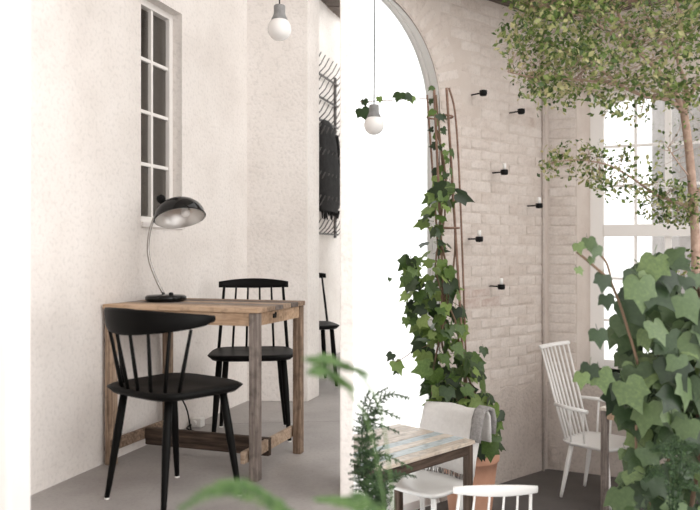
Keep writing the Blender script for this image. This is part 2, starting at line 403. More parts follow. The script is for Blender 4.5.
# plastered foot of the brick wall
ft_ = MB(); N = 14
top = [(JT+(CT-JT)*i/N, Z_B-0.05+0.03*math.sin(i*1.7)) for i in range(N+1)]
ft_.prism_y([(JT,0),(CT,0)]+top[::-1], -0.007, 0.0)
part('plaster_foot', ft_, 'plaster_grey', wall_brick, 0.003, 1)

# window wall
WW0 = Vector((1.596, 6.157)); WWA = math.atan2(-0.43, 0.903)
wdx, wdy = math.cos(WWA), math.sin(WWA)
sx0, sx1, WZ0, WZ1, SE = 0.236, 0.333, 0.01-FR, 2.26-FR, 1.46
wm = MB()
wm.prism([(0,0),(sx0,0),(sx1,0.3),(-0.3,0.3)], 0, CEIL+0.05)
wm.prism([(sx0,0),(SE+0.1,0),(SE,0.3),(sx1,0.3)], 0, WZ0)
wm.prism([(sx0,0),(SE+0.1,0),(SE,0.3),(sx1,0.3)], WZ1, CEIL+0.05)
wm.prism([(SE+0.1,0),(2.4,0),(2.4,0.3),(SE,0.3)], 0, CEIL+0.05)
wall_window = struct('wall_window', wm, 'mortar', (WW0.x,WW0.y,FR), WWA, 'brick wall around the tall white window')
z = Z_B; row = 0
wfull = [brick_mesh(0.205, BH, 0.005, 60+i) for i in range(3)]
while z < CEIL-0.03:
    a, b = (0.012+0.1025, 0) if row%2 else (0.012+0.049, 1)
    whole = link('brick', random.choice(wfull), wall_window, ((0.118 if row%2 else 0.128)+random.uniform(-.003,.003), 0.0, z))
    z += GH; row += 1
# plastered lower strip of that wall
part('plaster_foot', MB().box((0,-0.006,0),(sx0,0,Z_B-0.045)), 'plaster_grey', wall_window, 0.002, 1)
part('plaster_foot', MB().box((sx0,-0.006,0),(2.3,0,WZ0-0.03)), 'plaster_grey', wall_window, 0.002, 1)
c2x_ = WW0.x+wdx*2.4
# the tall window
win2 = struct('window_2', None, None, (WW0.x,WW0.y,FR), WWA, 'tall white window of many panes with arched upper corners')
Y0, Y1 = 0.22, 0.285
fr = MB(); fw = 0.078
fr.box((sx1-0.03,Y0,WZ0),(sx1+fw,Y1,WZ1)).box((SE-fw,Y0,WZ0),(SE,Y1,WZ1)).box((sx1+fw,Y0,WZ1-0.08),(SE-fw,Y1,WZ1)).box((sx1+fw,Y0,WZ0),(SE-fw,Y1,WZ0+0.07))
part('frame', fr, 'frame_white', win2, 0.004)
gx0, gx1 = sx1+fw, SE-fw
tz0, tz1 = 1.08-FR, 1.177-FR
part('transom', MB().box((gx0,Y0-0.012,tz0),(gx1,Y1,tz1)), 'frame_white', win2, 0.004)
cols = [gx0+(gx1-gx0)*i/4 for i in range(5)]
rowsU = [tz1, 1.49-FR, 1.81-FR, WZ1-0.08]
rowsL = [WZ0+0.07, 0.40-FR, 0.74-FR, tz0]
for za, zb_ in ((rowsU[0], rowsU[-1]), (rowsL[0], rowsL[-1])):
    for i in (1,2,3):
        t = 0.024 if i == 2 else 0.011
        part('muntin', MB().box((cols[i]-t,Y0+0.012,za),(cols[i]+t,Y1-0.01,zb_)), 'frame_white', win2, 0.003)
for rs in (rowsU, rowsL):
    for zz in rs[1:3]:
        part('muntin', MB().box((gx0,Y0+0.016,zz-0.011),(gx1,Y1-0.014,zz+0.011)), 'frame_white', win2, 0.003)
    for i in range(3):
        for c in range(4):
            part('pane', MB().box((cols[c],Y1-0.03,rs[i]),(cols[c+1],Y1-0.026,rs[i+1])), 'clear_glass', win2)
for sgn, xc in ((1, gx0), (-1, gx1)):             # curved upper corners
    zt_ = rowsU[3]; R_ = 0.30
    pts = [(xc, zt_)]+[(xc+sgn*(0.17-0.17*math.cos(q)), zt_-0.16+0.16*math.sin(q)) for q in [PI/2*i/10 for i in range(11)]][::-1]
    part('corner_fillet', MB().prism_y(pts if sgn > 0 else pts[::-1], Y0+0.01, Y1), 'frame_white', win2)
part('window_sill', MB().box((sx0-0.02,-0.05,WZ0-0.035),(SE+0.1,Y0,WZ0)), 'frame_white', win2, 0.005)
# arch window: slim white frame and its glass in the outer plane of the wall
win3 = struct('window_3', None, None, (BW0.x,BW0.y,FR), BWA, 'big arched window, glaring white with daylight')
def ring(ri, pts_n=25):
    return [(CX+ri*math.cos(a_end*(1-i/(pts_n-1))), ZS+ri*math.sin(a_end*(1-i/(pts_n-1)))) for i in range(pts_n)]
a_keep = a_end; a_end = math.acos((-1.28-CX)/RA)
o_, i_ = ring(RA+SPL-0.03), ring(RA+SPL-0.06)
a_end = a_keep
fm = MB()
fm.prism_y((o_+[(JT+SPL-0.03,0)]+[(JT+SPL-0.06,0)]+i_[::-1])[::-1], TH-0.07, TH-0.02)
part('frame', fm, 'reveal_white', win3)
part('pane', MB().prism_y(([(-1.28,0.06)]+i_+[(JT+SPL-0.06,0.06)])[::-1], TH-0.045, TH-0.04), 'clear_glass', win3)
part('window_sill', MB().prism([(TL,0),(JT-0.007,0),(JT+SPL-0.03,TH),(-1.27,TH)],0.0,0.06), 'reveal_white', win3, 0.005)
struct('sun_block_wall', MB().box((c2x_,2.7,FR),(c2x_+0.2,5.15,2.88)), 'mortar', label='unseen side wall added to keep the sun off the brick wall')  # added out of view, stops the sun before the brick wall
# lower floor and boarded ceiling
c2 = WW0+Vector((wdx,wdy))*2.4
ab = Vector((bdx,bdy)); stt = BW0+ab*TL
floR = [(0.02,2.0),(c2.x,2.0),(c2.x,c2.y),(WW0.x,WW0.y),(stt.x,stt.y),(0.02,stt.y-0.02)]
struct('floor_lower', MB().prism(floR, FR-0.1, FR), 'dark_floor', label='dark grey floor of the lower hall with the plants')
struct('ground', MB().prism([(-6,5.2),(0.03,5.2),(1.6,6.7),(4.5,5.6),(14,5),(14,30),(-6,30)], FR-0.5, FR-0.4), 'reveal_white', label='paved yard outside the windows')
cR = struct('ceiling_hall', None, None, (BW0.x,BW0.y,2.83), BWA, 'dark boarded ceiling of the lower hall')
for i in range(17):
    y = -0.20-i*0.20
    part('ceiling_board', MB().box((TL+0.12+i*0.235,y,(i%2)*0.008),(CT+0.05+i*0.1,y+0.193,0.05)), 'ceiling_wood', cR)
part('beam', MB().box((TL+0.1,-0.28,-0.0),(CT,-0.2,-0.035)), 'ceiling_wood', cR, 0.004)
# neighbouring building outside the tall window
nb = thing('neighbour_building', 'grey building seen through the tall window', 'building', (4.25,9.3,FR-0.4), -0.25)
part('wall', MB().box((-0.2,0,0),(4.5,2.5,5.5)), 'facade_grey', nb)
for i in range(3):
    for j in range(3):
        f = part('window', MB().box((0.25+i*1.1,-0.04,0.8+j*1.5),(0.85+i*1.1,0.0,1.9+j*1.5)), 'frame_white', nb)
        part('pane', MB().box((0.31+i*1.1,-0.05,0.86+j*1.5),(0.79+i*1.1,-0.041,1.84+j*1.5)), 'dark_room', f)
# thin conduit in the corner and a socket
tag(part('conduit', MB().tube([(WW0.x-0.045,WW0.y-0.06,FR),(WW0.x-0.045,WW0.y-0.06,2.83)], 0.011, 8), 'plaster_grey', None), 'thin painted pipe running up the brick corner', 'pipe')
so = thing('wall_socket', 'pale wall socket low by the corner behind the high-backed chair', 'socket', (WW0.x+wdx*0.05,WW0.y+wdy*0.05,FR+0.06), WWA)
part('plate', MB().box((-0.02,-0.028,0),(0.045,-0.006,0.135)), 'plaster_grey', so, 0.004)
for zz in (0.04, 0.095): part('outlet', MB().tube([(0.0125,-0.029,zz),(0.0125,-0.033,zz)], 0.02, 12), 'mortar', so)

# ================================================================== THINGS
# ---- timber desk
def desk(name, label, O, ux, L, W, H, mats, planks, front_lower=True, group=None):
    a = math.atan2(ux[1], ux[0])
    t = thing(name, label, 'table', O, a, group)
    lg = 0.041
    for x in (lg/2, L-lg/2):
        for y in (lg/2+0.004, W-lg/2-0.004):
            part('leg', MB().box((x-lg/2,y-lg/2,0),(x+lg/2,y+lg/2,H-0.022)), 'grey_wood_v' if mats[0] == 'old_wood_v' and x > lg and y < W/2 else mats[0], t, 0.003, 1)
    part('apron', MB().box((lg,0.006,H-0.077),(L-lg,0.026,H-0.022)), mats[1], t, 0.002, 1)
    part('apron', MB().box((lg,W-0.026,H-0.077),(L-lg,W-0.006,H-0.022)), mats[1], t, 0.002, 1)
    for x in (0.008, L-0.028):
        part('apron', MB().box((x,lg+0.004,H-0.077),(x+0.02,W-lg-0.004,H-0.022)), mats[1], t, 0.002, 1)
    n = len(planks); pw = W/n
    for i, pm in enumerate(planks):
        part('plank', MB().box((-0.006,i*pw+0.0012-(0.006 if i == 0 else 0),H-0.021),(L+0.006,(i+1)*pw-0.0012,H+random.uniform(-.0015,.0015))), pm, t, 0.002, 1)
    return t
LF = Vector((-1.10, 3.40)); RF = Vector((-0.385, 3.15))
desk_u = (RF-LF); DL = desk_u.length; DW = 0.505; DH = 0.722
dk = desk('wooden_desk', 'reclaimed timber desk with plank top and low foot rails, against the plaster wall', (LF.x,LF.y,0), desk_u, DL, DW, DH,
          ('old_wood_v','light_wood'), ['light_wood','old_wood','grey_wood','old_wood','grey_wood','old_wood'])
for x in (0.046, DL-0.068):
    part('foot_rail', MB().box((x,-0.02,0.075),(x+0.02,DW-0.01,0.125)), 'old_wood', dk, 0.002, 1)
part('foot_board', MB().box((0.07,0.21,0.05),(DL-0.045,0.235,0.13)), 'dark_wood', dk, 0.003, 1)
part('latch', MB().box((DL-0.0085,0.17,DH-0.055),(DL-0.004,0.20,DH-0.036)).box((DL-0.0085,0.192,DH-0.045),(DL-0.003,0.20,DH-0.030)), 'black_iron', dk)

# ---- desk lamp
lx, ly = -0.872, 3.60
lamp = thing('desk_lamp', 'black domed metal desk lamp with a bowed chrome stem on the timber desk', 'lamp', (lx,ly,DH+0.002))
part('base', MB().lathe([(0,0),(0.088,0),(0.096,0.006),(0.096,0.020),(0.088,0.027),(0.05,0.031),(0,0.033)], 36), 'black_gloss', lamp)
part('switch', MB().lathe([(0.011,0.03),(0.011,0.038),(0.006,0.042),(0,0.042)], 12, Matrix.Translation((0.035,-0.045,0))), 'black_iron', lamp)
st = bez([(-0.010,0,0.03),(-0.05,0.0,0.11),(-0.082,0.0,0.21),(-0.080,0.0,0.31),(-0.056,0.0,0.39),(-0.012,0,0.465)], 24)
part('stem', MB().tube(st, 0.0065, 10), 'chrome', lamp)
ax = Vector((0.20,-0.31,-0.93)).normalized()       # where the shade opens to
Mz = ax.to_track_quat('-Z','Y').to_matrix().to_4x4(); Mz.translation = Vector((0.062,-0.01,0.440))
R_ = 0.119
prof = [(R_,-0.052),(R_*1.0,-0.046),(R_*0.965,-0.025),(R_*0.86,0.0),(R_*0.68,0.020),(R_*0.45,0.034),(R_*0.22,0.041),(0.0,0.043)]
sh = part('shade', MB().lathe(prof, 48, Mz), 'black_gloss', lamp)
part('reflector', MB().lathe([(r*0.975,z-0.004) for r,z in prof], 48, Mz), 'silver', sh, label='silvery inner reflector')
part('rim', MB().lathe([(R_+0.0025*math.cos(a),-0.052+0.0025*math.sin(a)) for a in [PI*2*i/8 for i in range(9)]], 48, Mz), 'black_gloss', sh)
Mb = Mz @ Matrix.Translation((-0.03,-0.0,0.0))
part('socket', MB().lathe([(0.0,0.05),(0.019,0.05),(0.019,0.005),(0.013,0.0)], 16, Mb), 'black_iron', lamp)
part('bulb', MB().lathe([(0.012,0.004),(0.016,-0.008),(0.023,-0.024),(0.020,-0.038),(0.010,-0.046),(0,-0.048)], 16, Mb), 'opal', lamp)
kn = Matrix.Translation((-0.012,-0.015,0.468)) @ Matrix.Rotation(-0.5,4,'Y')
part('swivel_knob', MB().lathe([(0,0.035),(0.014,0.033),(0.021,0.022),(0.021,0.010),(0.014,-0.006),(0.0,-0.008)], 20, kn), 'black_iron', lamp)
# cable and floor plug
plug = P(199,424,4.15); 
cab = bez([(lx-0.095,ly+0.005,DH+0.010),(lx-0.105,ly+0.08,DH+0.012),(lx-0.09,ly+0.21,DH+0.012),(lx-0.075,ly+0.268,DH-0.01),(lx-0.07,ly+0.275,0.50),(lx-0.06,ly+0.29,0.34),
           (lx+0.03,ly+0.30,0.16),(lx+0.06,ly+0.31,0.03),(lx+0.11,ly+0.36,0.007),(plug.x-0.05,plug.y-0.07,0.007),(plug.x-0.03,plug.y-0.02,0.02)], 60)
tag(part('lamp_cable', MB().tube(cab, 0.004, 6), 'rubber', None), 'thin black cable hanging from the lamp behind the desk to the floor plug', 'cable')
pl = thing('floor_socket', 'small white socket on the floor at the foot of the plaster wall', 'socket', (plug.x-0.01,plug.y,0), WLA-PI/2)
part('box', MB().box((-0.028,-0.02,0),(0.032,0.03,0.05)), 'plastic_white', pl, 0.006)
part('plug', MB().tube([(-0.005,-0.035,0.026),(-0.005,-0.018,0.026)], 0.014, 12), 'plastic_white', pl)

# ---- spindle chairs (local +y is where the sitter faces)
def seat_mesh(wf, wb, dpt, zs, th=0.028, dish=0.008, bow=0.03):
    m = MB(); n = 28; rings = []
    def outl(k):
        out = []
        for i in range(n):
            a = 2*PI*i/n; c, s_ = math.cos(a), math.sin(a)
            e_ = 0.42
            x = math.copysign(abs(c)**e_, c); y = math.copysign(abs(s_)**e_, s_)
            wd_ = (wf+wb)/2+(wf-wb)/2*y
            yy = y*dpt/2
            if y > 0: yy += bow*(1-x*x)*y*0.7
            out.append((x*wd_/2*k, yy*k))
        return out
    o1 = outl(1.0); oi = outl(0.93); oc = outl(0.5); ob = outl(0.90)
    vs = [(x,y,zs-th) for x,y in ob]+[(x,y,zs-0.008) for x,y in o1]+[(x,y,zs) for x,y in oi]+[(x,y,zs-dish) for x,y in oc]+[(0,0,zs-dish)]
    fs = []
    for r in range(3):
        for i in range(n):
            j = (i+1)%n; fs.append((r*n+i,r*n+j,(r+1)*n+j,(r+1)*n+i))
    fs += [(3*n+i,3*n+(i+1)%n,4*n) for i in range(n)]; fs.append(tuple(range(n-1,-1,-1)))
    m.add(vs, fs, True); return m
def legs(t, mat, top, bot, zs, r=0.0135, foot=True):
    for sx in (-1,1):
        for key in ('b','f'):
            (xt,yt),(xb,yb) = top[key], bot[key]
            a = Vector((sx*xt,yt,zs)); b = Vector((sx*xb,yb,0.0))
            l = part('leg', MB().tube([b+Vector((0,0,0.006)),b.lerp(a,0.12),b.lerp(a,0.6),a], [r*0.75,r*0.85,r*1.25,r*1.15], 12), mat, t)
            if foot: part('glide', MB().lathe([(0,0),(r*0.8,0),(r*0.8,0.007),(0,0.007)], 10, Matrix.Translation(b)), 'plastic_white', l)
def curved_rail(fn, nseg=18):
    """fn(u) -> centre, across (unit, outward), half height, half thickness for u in -1..1"""
    m = MB(); vs = []; K = 10
    for i in range(nseg+1):
        u = -1+2*i/nseg
        c, ac, hh, ht, up = fn(u)
        for k in range(K):
            a = 2*PI*k/K; ca, sa = math.cos(a), math.sin(a)
            vs.append(c+ac*(ht*math.copysign(abs(ca)**0.6,ca))+up*(hh*math.copysign(abs(sa)**0.6,sa)))
    fs = []
    for i in range(nseg):
        for k in range(K):
            k2 = (k+1)%K; fs.append((i*K+k,i*K+k2,(i+1)*K+k2,(i+1)*K+k))
    fs.append(tuple(range(K-1,-1,-1))); fs.append(tuple(nseg*K+k for k in range(K)))
    m.add(vs, fs, True); return m
def bow_chair(name, label, loc, face, mat):
    rz = math.atan2(face[1], face[0])-PI/2
    t = thing(name, label, 'chair', (loc[0],loc[1],loc[2] if len(loc)>2 else 0), rz)
    zs = 0.445
    part('seat', seat_mesh(0.53,0.47,0.45,zs,0.03,0.012), mat, t)
    legs(t, mat, {'b':(0.15,-0.14),'f':(0.17,0.13)}, {'b':(0.195,-0.20),'f':(0.215,0.19)}, zs-0.02, 0.0145)
    Rx, Ry, y0 = 0.275, 0.225, -0.035
    zc, zd = 0.702, 0.012
    def railp(a): return Vector((Rx*math.sin(a), y0-Ry*math.cos(a), zc-zd*(1-math.cos(a))))
    AM = 1.68
    def fn(u):
        a = u*AM; p = railp(a); ac = Vector((math.sin(a),-math.cos(a)*0.9,0)).normalized()
        e_ = abs(u)
        hh = 0.051*(1-e_**1.5)+0.015*e_**1.5; ht = 0.011+0.006*e_
        if e_ > 0.93: hh *= 0.85; ht *= 0.8
        return p+Vector((0,0,0.047-hh))*0.6, ac, hh, ht, (Vector((0,0,1))+ac*0.12).normalized()
    part('top_rail', curved_rail(fn, 36), mat, t)
    for i in range(8):
        a = -1.22+2.44*i/7
        tp = railp(a)+Vector((0,0,-0.02)); b = Vector((0.205*math.sin(a*0.95),-0.045-0.16*math.cos(a*0.9),zs-0.01))
        part('spindle', MB().tube([b,b.lerp(tp,0.35),tp], [0.0075,0.0085,0.0065], 8), mat, t)
    return t
def spindle_chair(name, label, loc, face, mat, nsp=6, group=None):
    rz = math.atan2(face[1], face[0])-PI/2
    t = thing(name, label, 'chair', loc, rz, group)
    zs = 0.44
    part('seat', seat_mesh(0.46,0.42,0.40,zs,0.03,0.01,0.02), mat, t)
    legs(t, mat, {'b':(0.14,-0.12),'f':(0.16,0.13)}, {'b':(0.175,-0.19),'f':(0.19,0.165)}, zs-0.02, 0.0135)
    def fn(u):
        e_ = abs(u); hh = 0.027-0.011*u*u; 
        return Vector((u*0.192,-0.265-0.035*(1-u*u),0.775+0.006*(1-u*u))), Vector((0,-1,0.2)).normalized(), hh, 0.010, Vector((0,-0.2,1)).normalized()
    part('top_rail', curved_rail(fn, 16), mat, t)
    for i in range(nsp):
        u = -1+2*i/(nsp-1)
        b = Vector((u*0.185,-0.165-0.012*(1-u*u),zs-0.008)); tp = Vector((u*0.162,-0.262-0.035*(1-u*u),0.765))
        r = 0.0085 if i in (0,nsp-1) else 0.006
        part('spindle', MB().tube([b,b.lerp(tp,0.4),tp], [r,r*1.1,r*0.85], 8), mat, t)
    return t
bow_chair('spindle_armchair', 'black spindle chair with a broad bow-shaped back, pulled up to the timber desk', (-0.69,2.965,0), (0.63,0.776), 'black_paint').scale = (0.9,0.9,1)
spindle_chair('dining_chair', 'black spindle chair facing across the timber desk, before the plaster wall', (-0.510,3.97,0), (0.10,-1), 'black_paint')
spindle_chair('dining_chair', 'black spindle chair half hidden in the passage below the coat rack', (-0.315,5.49,0), (0.22,-1), 'black_paint')
wc1 = spindle_chair('dining_chair', 'white spindle chair with a bare back, in front of the striped plank table', (0.592,3.40,FR), (-0.03,1), 'white_paint'); wc1.scale = (0.91,1,1)
wc2 = spindle_chair('dining_chair', 'white spindle chair with a fringed blanket over its back', (0.44,4.38,FR), (-0.71,-0.70), 'white_paint')
# high-backed white chair
F_ = (0.72,-0.69); hc = thing('high_back_chair', 'white high-backed spindle armchair by the brick corner', 'chair', (1.775,5.42,FR), math.atan2(F_[1],F_[0])-PI/2)
zs = 0.42
part('seat', seat_mesh(0.48,0.42,0.42,zs,0.028,0.008,0.02), 'white_paint', hc)
legs(hc, 'white_paint', {'b':(0.15,-0.13),'f':(0.17,0.13)}, {'b':(0.18,-0.20),'f':(0.20,0.18)}, zs-0.02, 0.0145, False)
def fn(u): return Vector((u*0.215,-0.345-0.02*(1-u*u),1.065)), Vector((0,-1,0.3)).normalized(), 0.013, 0.011, Vector((0,-0.3,1)).normalized()
part('top_rail', curved_rail(fn, 12), 'white_paint', hc)
for i in range(8):
    u = -1+2*i/7
    b = Vector((u*0.17,-0.165-0.012*(1-u*u),zs-0.008)); tp = Vector((u*0.195,-0.345-0.02*(1-u*u),1.06))
    part('spindle', MB().tube([b,b.lerp(tp,0.4),tp], [0.008,0.009,0.0065], 8), 'white_paint', hc)
for sx in (-1,1):
    arm = part('armrest', MB().tube([(sx*0.185,-0.245,0.665),(sx*0.225,-0.12,0.66),(sx*0.235,0.03,0.652)], [0.012,0.014,0.015], 10), 'white_paint', hc)
    for yy in (-0.11,-0.01):
        part('arm_spindle', MB().tube([(sx*0.20,yy+0.0,zs-0.01),(sx*0.229,yy,0.655)], 0.008, 8), 'white_paint', arm)

# ---- striped plank table and the table by the high-backed chair
TA = P(384,467,3.66); TB = P(476,440,4.18)
u2 = (TB-TA)
pt = desk('plank_table', 'dark-framed table with a striped plank top in pale and blue wood, by the arched window', (TA.x-0.012,TA.y,FR), (u2.x,u2.y), u2.length, 0.56, 0.72,
     ('dark_wood_v','dark_wood'), ['pale_plank','blue_plank','pale_plank','blue_plank','pale_plank','pale_plank','pale_plank','pale_plank'])
u3 = Vector((0.72,-0.69)); c3 = Vector((1.668,5.07))     # near corner by the chair; the table runs off behind the ivy
t3 = desk('side_table', 'rough timber table half hidden behind the ivy, before the high-backed chair', (c3.x+u3.x*0.55,c3.y+u3.y*0.55,FR), (0.69,0.72), 0.66, 0.55, 0.72,
     ('grey_wood_v','light_wood'), ['pale_plank','light_wood','pale_plank','light_wood','pale_plank'])

# ---- blanket over the back of the white chair
bl = thing('blanket', 'folded off-white wool blanket with dark fringe over the white chair back', 'blanket', tuple(wc2.location), wc2.rotation_euler[2])
def sheet(x0, x1, prof, nx=14, wob=0.006):
    m = MB(); vs = []; k = len(prof)
    for i in range(nx+1):
        x = x0+(x1-x0)*i/nx
        for j,(y,z) in enumerate(prof):
            cv = -0.035*(1-(x/0.19)**2) if abs(x) < 0.19 else 0
            vs.append((x+random.uniform(-.002,.002), y+cv+wob*math.sin(x*37+j*0.6), z+0.004*math.sin(x*23)))
    fs = [(i*k+j,(i+1)*k+j,(i+1)*k+j+1,i*k+j+1) for i in range(nx) for j in range(k-1)]
    m.add(vs, fs, True); return m
outer = [(-0.150,0.47),(-0.165,0.55),(-0.198,0.66),(-0.226,0.74),(-0.238,0.790),(-0.248,0.812),(-0.266,0.822),(-0.288,0.815),(-0.302,0.79),(-0.308,0.72),(-0.306,0.64)]
o = part('cloth', sheet(-0.225,0.215,outer), 'wool', bl)
md = o.modifiers.new('thick','SOLIDIFY'); md.thickness = 0.012; md.offset = 1
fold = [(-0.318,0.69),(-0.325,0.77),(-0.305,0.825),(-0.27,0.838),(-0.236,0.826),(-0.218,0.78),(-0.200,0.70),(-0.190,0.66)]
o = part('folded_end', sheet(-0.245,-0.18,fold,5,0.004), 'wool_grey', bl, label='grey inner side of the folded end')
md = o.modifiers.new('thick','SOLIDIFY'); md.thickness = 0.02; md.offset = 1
for i in range(34):
    x = -0.22+0.43*i/33
    z0 = 0.475; ln = random.uniform(0.085,0.12)
    y = -0.150+(-0.035*(1-(x/0.19)**2) if abs(x) < 0.19 else 0)
    dxr = random.uniform(-.008,.008)
    part('fringe', MB().tube([(x,y,z0),(x+dxr*.5,y+0.012,z0-ln*0.5),(x+dxr,y+0.012,max(0.449,z0-ln))], [0.004,0.0035,0.002], 5), 'wool_grey' if i%3 else 'wool', bl)

# ---- pendant lamps
def pendant(label, loc, top, s=1.0):
    t = thing('pendant_lamp', label, 'lamp', loc)
    part('bulb', MB().lathe([(0.0,-0.063*s)]+[(0.063*s*math.sin(a),-0.063*s*math.cos(a)) for a in [PI*i/16 for i in range(1,15)]]+[(0.02*s,0.062*s)], 32), 'opal', t)
    part('cap', MB().lathe([(0.042*s,0.045*s),(0.044*s,0.052*s),(0.034*s,0.072*s),(0.031*s,0.085*s),(0.031*s,0.122*s),(0.027*s,0.127*s),(0,0.128*s)], 28), 'concrete_cap', t, label='grey concrete lamp holder')
    part('cord', MB().tube([(0,0,0.125*s),(0.002,0,0.5),(0,0,top-loc[2])], 0.0035, 8), 'rubber', t)
    return t
p = P(279.5,29,4.0); pendant('white globe pendant with concrete holder hanging in the plaster room', tuple(p), 3.3, 0.98)
p = P(374,125,4.45); pendant('globe pendant with concrete holder hanging before the arched window', tuple(p), 2.9, 0.93)

# ---- coat rack and coat in the passage (local: x along the wall, -y out of it)
def pw_t(px):
    k = (px-350)/FPX; return (k*PW.y-PW.x)/(wd.x-k*wd.y)
tr0 = pw_t(334.0)
rk = thing('coat_rack', 'dark metal wall rack of many slanting hooks in the passage', 'coat rack', (PW.x+wd.x*tr0,PW.y+wd.y*tr0,0), WLA)
ztop = EYE+(HOR-78)*(PW.y+wd.y*tr0)/FPX; zbot = EYE+(HOR-238)*(PW.y+wd.y*tr0)/FPX
for x in (-0.75, 0.0):
    part('upright', MB().box((x-0.012,-0.022,zbot),(x+0.012,-0.002,ztop)), 'grey_metal', rk)
nr = 8
for i in range(nr):
    z = ztop-0.07-(ztop-zbot-0.10)*i/(nr-1)
    rl = part('rail', MB().box((-0.76,-0.035,z-0.008),(0.03,-0.022,z+0.008)), 'grey_metal', rk)
    for j in range(8):
        x = -0.72+j*0.104
        part('hook', MB().tube([(x,-0.036,z),(x,-0.09,z+0.05),(x,-0.13,z+0.12)], 0.0045, 6), 'grey_metal', rl)
# coat
ct = thing('coat', 'black coat with fringed hem hanging on the passage rack', 'coat', (PW.x+wd.x*tr0,PW.y+wd.y*tr0,0), WLA)
def coat_ring(z, xa, xb, dp, n=22):
    out = []
    for i in range(n):
        a = 2*PI*i/n
        wv = 1+0.10*math.sin(5*a+z*4)
        out.append(((xa+xb)/2+(xb-xa)/2*math.cos(a)*(0.94+0.06*wv), -0.075+dp*math.sin(a)*wv, z))
    return out
dr_ = PW.y+wd.y*tr0
zz = lambda py: EYE+(HOR-py)*dr_/FPX
lv = [(129,-0.52,-0.34,0.015),(134,-0.60,-0.24,0.03),(150,-0.66,-0.16,0.045),(175,-0.68,-0.09,0.05),(195,-0.66,-0.05,0.05),(207,-0.62,-0.10,0.045),(214,-0.60,-0.16,0.04)]
m = MB(); vs = []; n = 22
for py,xa,xb,dp in lv: vs += coat_ring(zz(py), xa, xb, dp, n)
fs = [(r*n+i,r*n+(i+1)%n,(r+1)*n+(i+1)%n,(r+1)*n+i) for r in range(len(lv)-1) for i in range(n)]
fs.append(tuple(range(n))); m.add(vs, fs, True)
part('body', m, 'coat_black', ct)
part('sleeve', MB().tube(bez([(-0.22,-0.085,zz(140)),(-0.13,-0.09,zz(160)),(-0.07,-0.08,zz(185)),(-0.10,-0.08,zz(206))],12), [0.028]*4+[0.032]*5+[0.026]*4, 10), 'coat_black', ct)
for i in range(16):
    x = -0.56+0.43*i/15
    part('tassel', MB().tube([(x,-0.08-0.02*math.sin(i),zz(212)),(x+random.uniform(-.02,.02),-0.085,zz(random.uniform(217,222)))], [0.012,0.006], 6), 'coat_black', ct)

# ---- candle holders on the brick wall
cups = [(482,95,0),(520,113,0),(503,173,1),(538,206,1),(478,239,1),(500,286,1)]
words = ['beside the tree crown, highest on the brick wall','just under the left edge of the tree crown','upper middle of the brick wall, with a glass','next to the corner pipe, with a glass','next to the trellis, with a glass','lowest on the brick wall, with a glass']
for (px,py,gl),wd_ in zip(cups, words):
    t = bw_t(px-10.5); z = bw_z(t, py)
    c = thing('candle_holder', 'small black iron candle holder '+wd_, 'candle holder', (BW0.x+bdx*t,BW0.y+bdy*t,FR+z), BWA, 'black candle holders on the brick wall')
    part('rod', MB().tube([(0,0,0),(0,-0.088,0)], 0.0055, 8), 'black_iron', c)
    part('cup', MB().lathe([(0,-0.024),(0.023,-0.022),(0.028,-0.012),(0.028,0.014),(0.024,0.016),(0.02,0.012),(0,0.010)], 18, Matrix.Translation((0,-0.11,0))), 'black_iron', c)
    if gl: part('glass', MB().lathe([(0,0.012),(0.013,0.012),(0.014,0.06),(0.0125,0.062),(0.011,0.03),(0,0.03)], 14, Matrix.Translation((0,-0.11,0))), 'candle_glass', c, label='small pale glass')

# ------------------------------------------------------------------ plants
def ivy_leaf_mesh(seed, broad=False):
    r = random.Random(seed)
    half = [(0,1.0),(0.10,0.74),(0.20,0.52),(0.46,0.58),(0.34,0.32),(0.44,0.10),(0.36,-0.12),(0.16,-0.16),(0.0,-0.02)]
    if broad: half = [(0,0.98),(0.13,0.72),(0.27,0.52),(0.52,0.50),(0.45,0.24),(0.47,0.0),(0.34,-0.17),(0.14,-0.17),(0.0,-0.02)]
    L = [(x*r.uniform(.92,1.08),y) for x,y in half]; Rr = [(-x*r.uniform(.92,1.08),y) for x,y in half]
    m = MB(); vs = []; 
    def zf(x,y): return -0.28*x*x*1.6-0.16*(y-0.25)**2+0.05*abs(x)
    cen = [(0,0.02),(0,0.28),(0,0.55)]
    pts = [L[0],L[1],L[2],L[3],L[4],L[5],L[6],L[7],(0,-0.02),Rr[7],Rr[6],Rr[5],Rr[4],Rr[3],Rr[2],Rr[1]]
    vs = [(x,y,zf(x,y)) for x,y in pts]+[(x,y,zf(x,y)-0.03) for x,y in cen]
    a,b,c = 16,17,18
    fs = [(0,1,c),(1,2,c),(2,b,c),(2,3,4),(2,4,b),(4,5,6),(4,6,b),(6,a,b),(6,7,a),(7,8,a),(15,0,c),(14,15,c),(b,14,c),(14,12,13),(14,b,12),(12,10,11),(12,b,10),(10,b,a),(10,a,9),(9,a,8)]
    m.add(vs, fs, True)
    st = [(0,-0.02,-0.02),(0.03,-0.25,-0.10),(0.0,-0.45,-0.25)]
    m.tube(st, [0.018,0.016,0.016], 4, False)
    return m
IVY = {}
for k in ('ivy_leaf','ivy_leaf_dull'):
    IVY[k] = [ivy_leaf_mesh(i, k != 'ivy_leaf' or i%2 == 0).mesh('leaf', k) for i in range(5)]
def put_leaf(parent, mat, p, size, nrm, tip):
    nrm = Vector(nrm).normalized(); tip = Vector(tip); tip = (tip-nrm*tip.dot(nrm)).normalized()
    x = tip.cross(nrm)
    M = Matrix((x, tip, nrm)).transposed().to_4x4()
    o = link('leaf', random.choice(IVY[mat]), parent)
    o.matrix_local = Matrix.Translation(p-parent.location) @ M @ Matrix.Scale(size, 4)
    return o
def rv3(s): return Vector((random.uniform(-s,s),random.uniform(-s,s),random.uniform(-s,s)))

